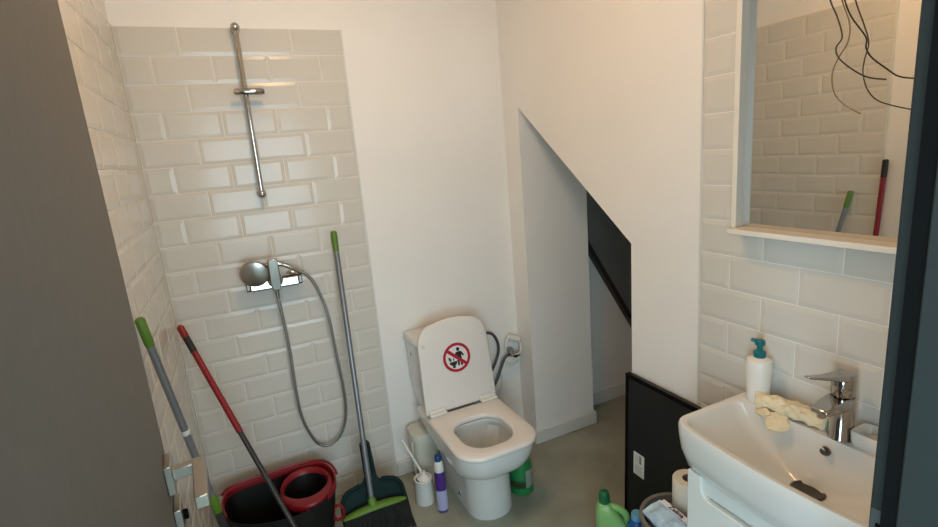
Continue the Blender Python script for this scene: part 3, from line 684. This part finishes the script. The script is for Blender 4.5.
# ------------------------------------------------------------------ mirror with shelf frame and hanging wires
t = thing('wall_mirror', 'white framed wall mirror with a narrow bottom shelf over the washbasin', 'mirror', (1.53, BY, 1.28))
y0, y1, zb, zt = -1.319, -1.905, 1.298, 1.985
MB().box(1.531, 1.5345, y1, y0, zb, zt).build('glass', 'mirror', t, smooth=False)
MB().box(1.5345, 1.5375, y1, y0, zb, zt).build('backing', 'cab', t)
MB().box(1.503, 1.5375, y0, y0+.015, zb, zt).build('stile', 'mframe', t, bevel=.001)
MB().box(1.498, 1.5375, y1-.015, y1, zb, zt).build('stile', 'mframe', t, bevel=.001)
MB().box(1.480, 1.5375, y1-.018, y0+.009, zb-.014, zb).build('shelf', 'mframe', t, bevel=.0015)
MB().box(1.492, 1.5375, y1-.015, y0+.015, zt, zt+.016).build('top_rail', 'mframe', t, bevel=.001)
ZW = 1.984
wd = [(1.510, -1.49, ZW), (1.506, -1.508, 1.88), (1.505, -1.527, 1.812), (1.505, -1.544, 1.773), (1.489, -1.566, 1.729), (1.478, -1.562, 1.708), (1.472, -1.572, 1.686), (1.470, -1.599, 1.660), (1.476, -1.627, 1.639), (1.481, -1.658, 1.630)]
wt = [(1.510, -1.51, ZW), (1.507, -1.530, 1.88), (1.507, -1.550, 1.805), (1.506, -1.569, 1.754), (1.494, -1.575, 1.716), (1.483, -1.564, 1.685), (1.476, -1.559, 1.656), (1.470, -1.568, 1.619), (1.465, -1.592, 1.591), (1.440, -1.638, 1.569)]
tag(MB().tube(catmull(wd, 6), .0016, 8).build('electric_wire', 'wdark', origin=(1.51, -1.49, ZW)), 'dark brown bare electric wire dangling in front of the mirror', 'wire')
tag(MB().tube(catmull(wt, 6), .0014, 8).build('electric_wire', 'wtan', origin=(1.51, -1.51, ZW)), 'longer tan electric wire dangling in front of the mirror', 'wire')

# ------------------------------------------------------------------ floor things between panel and cabinet
t = thing('waste_basket', 'grey round basket between the black panel and the cabinet', 'basket', (1.362, -1.262, 0))
bc = (1.368, -1.258)
MB().lathe([(.088, 0), (.092, .004), (.112, .392), (.117, .398), (.116, .404), (.104, .404), (.101, .396), (.085, .012), (0, .012)], (bc[0], bc[1], 0), 40, cap1=False).build('basket_wall', 'basket', t, ang=50)
for z in (.10, .20, .30): MB().lathe([(.0935+.0535*z, z-.006), (.0965+.0535*z, z), (.0935+.0535*z, z+.006)], (bc[0], bc[1], 0), 40, cap0=False, cap1=False).build('basket_band', 'basket', t)
MB().lathe([(0, .34), (.097, .34), (.098, .36), (.09, .382), (0, .388)], (bc[0], bc[1], 0), 32, cap0=False, cap1=False).build('folded_liner', 'basket', t)

t = thing('toilet_roll', 'white toilet paper roll standing in the grey basket', 'toilet roll', (1.436, -1.236, .395))
tr = (1.436, -1.236)
MB().lathe([(.021, .395), (.048, .395), (.050, .399), (.050, .496), (.048, .500), (.021, .500)], (tr[0], tr[1], 0), 36, cap0=False, cap1=False).build('paper', 'paper', t, ang=40)
MB().lathe([(.0212, .395), (.0212, .5005), (.0196, .5005), (.0196, .395)], (tr[0], tr[1], 0), 28, cap0=False, cap1=False).build('core', 'card', t)

t = thing('wipes_pack', 'blue and white plastic pack of wipes lying in the grey basket', 'wipes pack', (1.31, -1.26, .39))
Mk = Matrix.Translation((1.322, -1.262, .414)) @ Matrix.Rotation(math.radians(-88), 4, 'Z') @ Matrix.Rotation(math.radians(5), 4, 'Y') @ Matrix.Rotation(math.radians(6), 4, 'X')
pr = []
for i in range(15):
    f = i/14; x = -.068+.136*f; e = math.sin(math.pi*min(1, max(.04, f)))**.45
    pr.append([(x, .046*(.75+.25*e)*math.copysign(abs(math.cos(a))**.7, math.cos(a)), .017*e*math.copysign(abs(math.sin(a))**.8, math.sin(a)) + .007*noise.noise((x*42, a*1.5, 0))) for a in [k*2*math.pi/24 for k in range(24)]])
MB().loft(pr).xf(Mk).build('pack', 'pack', t, ang=60)
bnd = MB().add([(-.052, .018, .0198), (.052, .018, .0198), (.052, .038, .0178), (-.052, .038, .0178), (-.052, .018, .0185), (.052, .018, .0185), (.052, .038, .0170), (-.052, .038, .0170)], [(0, 1, 2, 3), (4, 7, 6, 5), (0, 4, 5, 1), (1, 5, 6, 2), (2, 6, 7, 3), (3, 7, 4, 0)])
bnd.xf(Mk).build('label_band', 'packw', t)
def text(body, size, M, m, parent, name):
    c = bpy.data.curves.new(name, 'FONT'); c.body = body; c.size = size; c.extrude = .0004; c.offset = .0003; c.align_x = 'CENTER'; c.align_y = 'CENTER'
    o = bpy.data.objects.new(name, c); COL.objects.link(o)
    bpy.context.view_layer.update()
    dg = bpy.context.evaluated_depsgraph_get(); me = bpy.data.meshes.new_from_object(o.evaluated_get(dg))
    bpy.data.objects.remove(o); me.transform(M); me.materials.clear()
    mo = bpy.data.objects.new(name, me); COL.objects.link(mo); me.materials.append(K[m]); mo.parent = parent
    off = Vector((0, 0, 0)); r = parent
    while r: off += r.location; r = r.parent
    me.transform(Matrix.Translation(-off))
    return mo
text('Zelina', .021, Mk @ Matrix.Translation((.004, .028, .0197)) @ Matrix.Rotation(math.atan2(-.002, .022), 4, 'X'), 'ink', t, 'lettering')

t = thing('detergent_bottle', 'light green detergent bottle with dark green cap and side handle', 'bottle', (1.375, -.93, 0))
Md = Matrix.Translation((1.393, -.919, 0)) @ Matrix.Rotation(math.radians(-40), 4, 'Z')
# outline in local x (width) z (height); deep in local y
def dring(cx_, a, b, z): return [(cx_ + a*math.copysign(abs(math.cos(k*math.pi/16))**.6, math.cos(k*math.pi/16)), b*math.copysign(abs(math.sin(k*math.pi/16))**.7, math.sin(k*math.pi/16)), z) for k in range(32)]
MB().loft([dring(0, .058, .034, 0), dring(0, .062, .037, .006), dring(0, .063, .037, .12), dring(-.018, .046, .036, .165), dring(-.026, .036, .032, .195), dring(-.030, .026, .026, .214), dring(-.030, .018, .018, .222)]).xf(Md).build('bottle_body', 'det', t, ang=60)
MB().tube(catmull([(-.012, 0, .205), (.022, 0, .196), (.050, 0, .168), (.058, 0, .120)], 6), .0135, 14).xf(Md).build('handle', 'det', t)
MB().lathe([(.020, .218), (.021, .222), (.020, .250), (.017, .262), (.012, .265)], (-.030, 0, 0), 24).xf(Md).build('cap', 'detcap', t)

t = thing('blue_bottle', 'blue cleaner bottle with light blue cap beside the grey basket', 'bottle', (1.432, -1.000, 0))
bl = (1.431, -1.006)
MB().lathe([(.036, 0), (.039, .005), (.039, .135), (.034, .165), (.021, .190), (.017, .194)], (bl[0], bl[1], 0), 28).build('bottle_body', 'bblue', t)
MB().lathe([(.019, .192), (.020, .195), (.020, .214), (.017, .220)], (bl[0], bl[1], 0), 24).build('cap', 'lblue', t)

# small dark hook on the alcove corner
t = MB().tube(catmull([(1.99, .031, .60), (1.99, -.004, .60), (1.992, -.014, .594), (1.994, -.012, .612)], 5), .005, 8).lathe([(.013, 0), (.013, .004)], (1.99, .030, .60), 14, axis='y')
tag(t.build('wall_hook', 'steel_dark', origin=(1.99, .03, .6)), 'small dark hook on the rear alcove wall', 'hook')
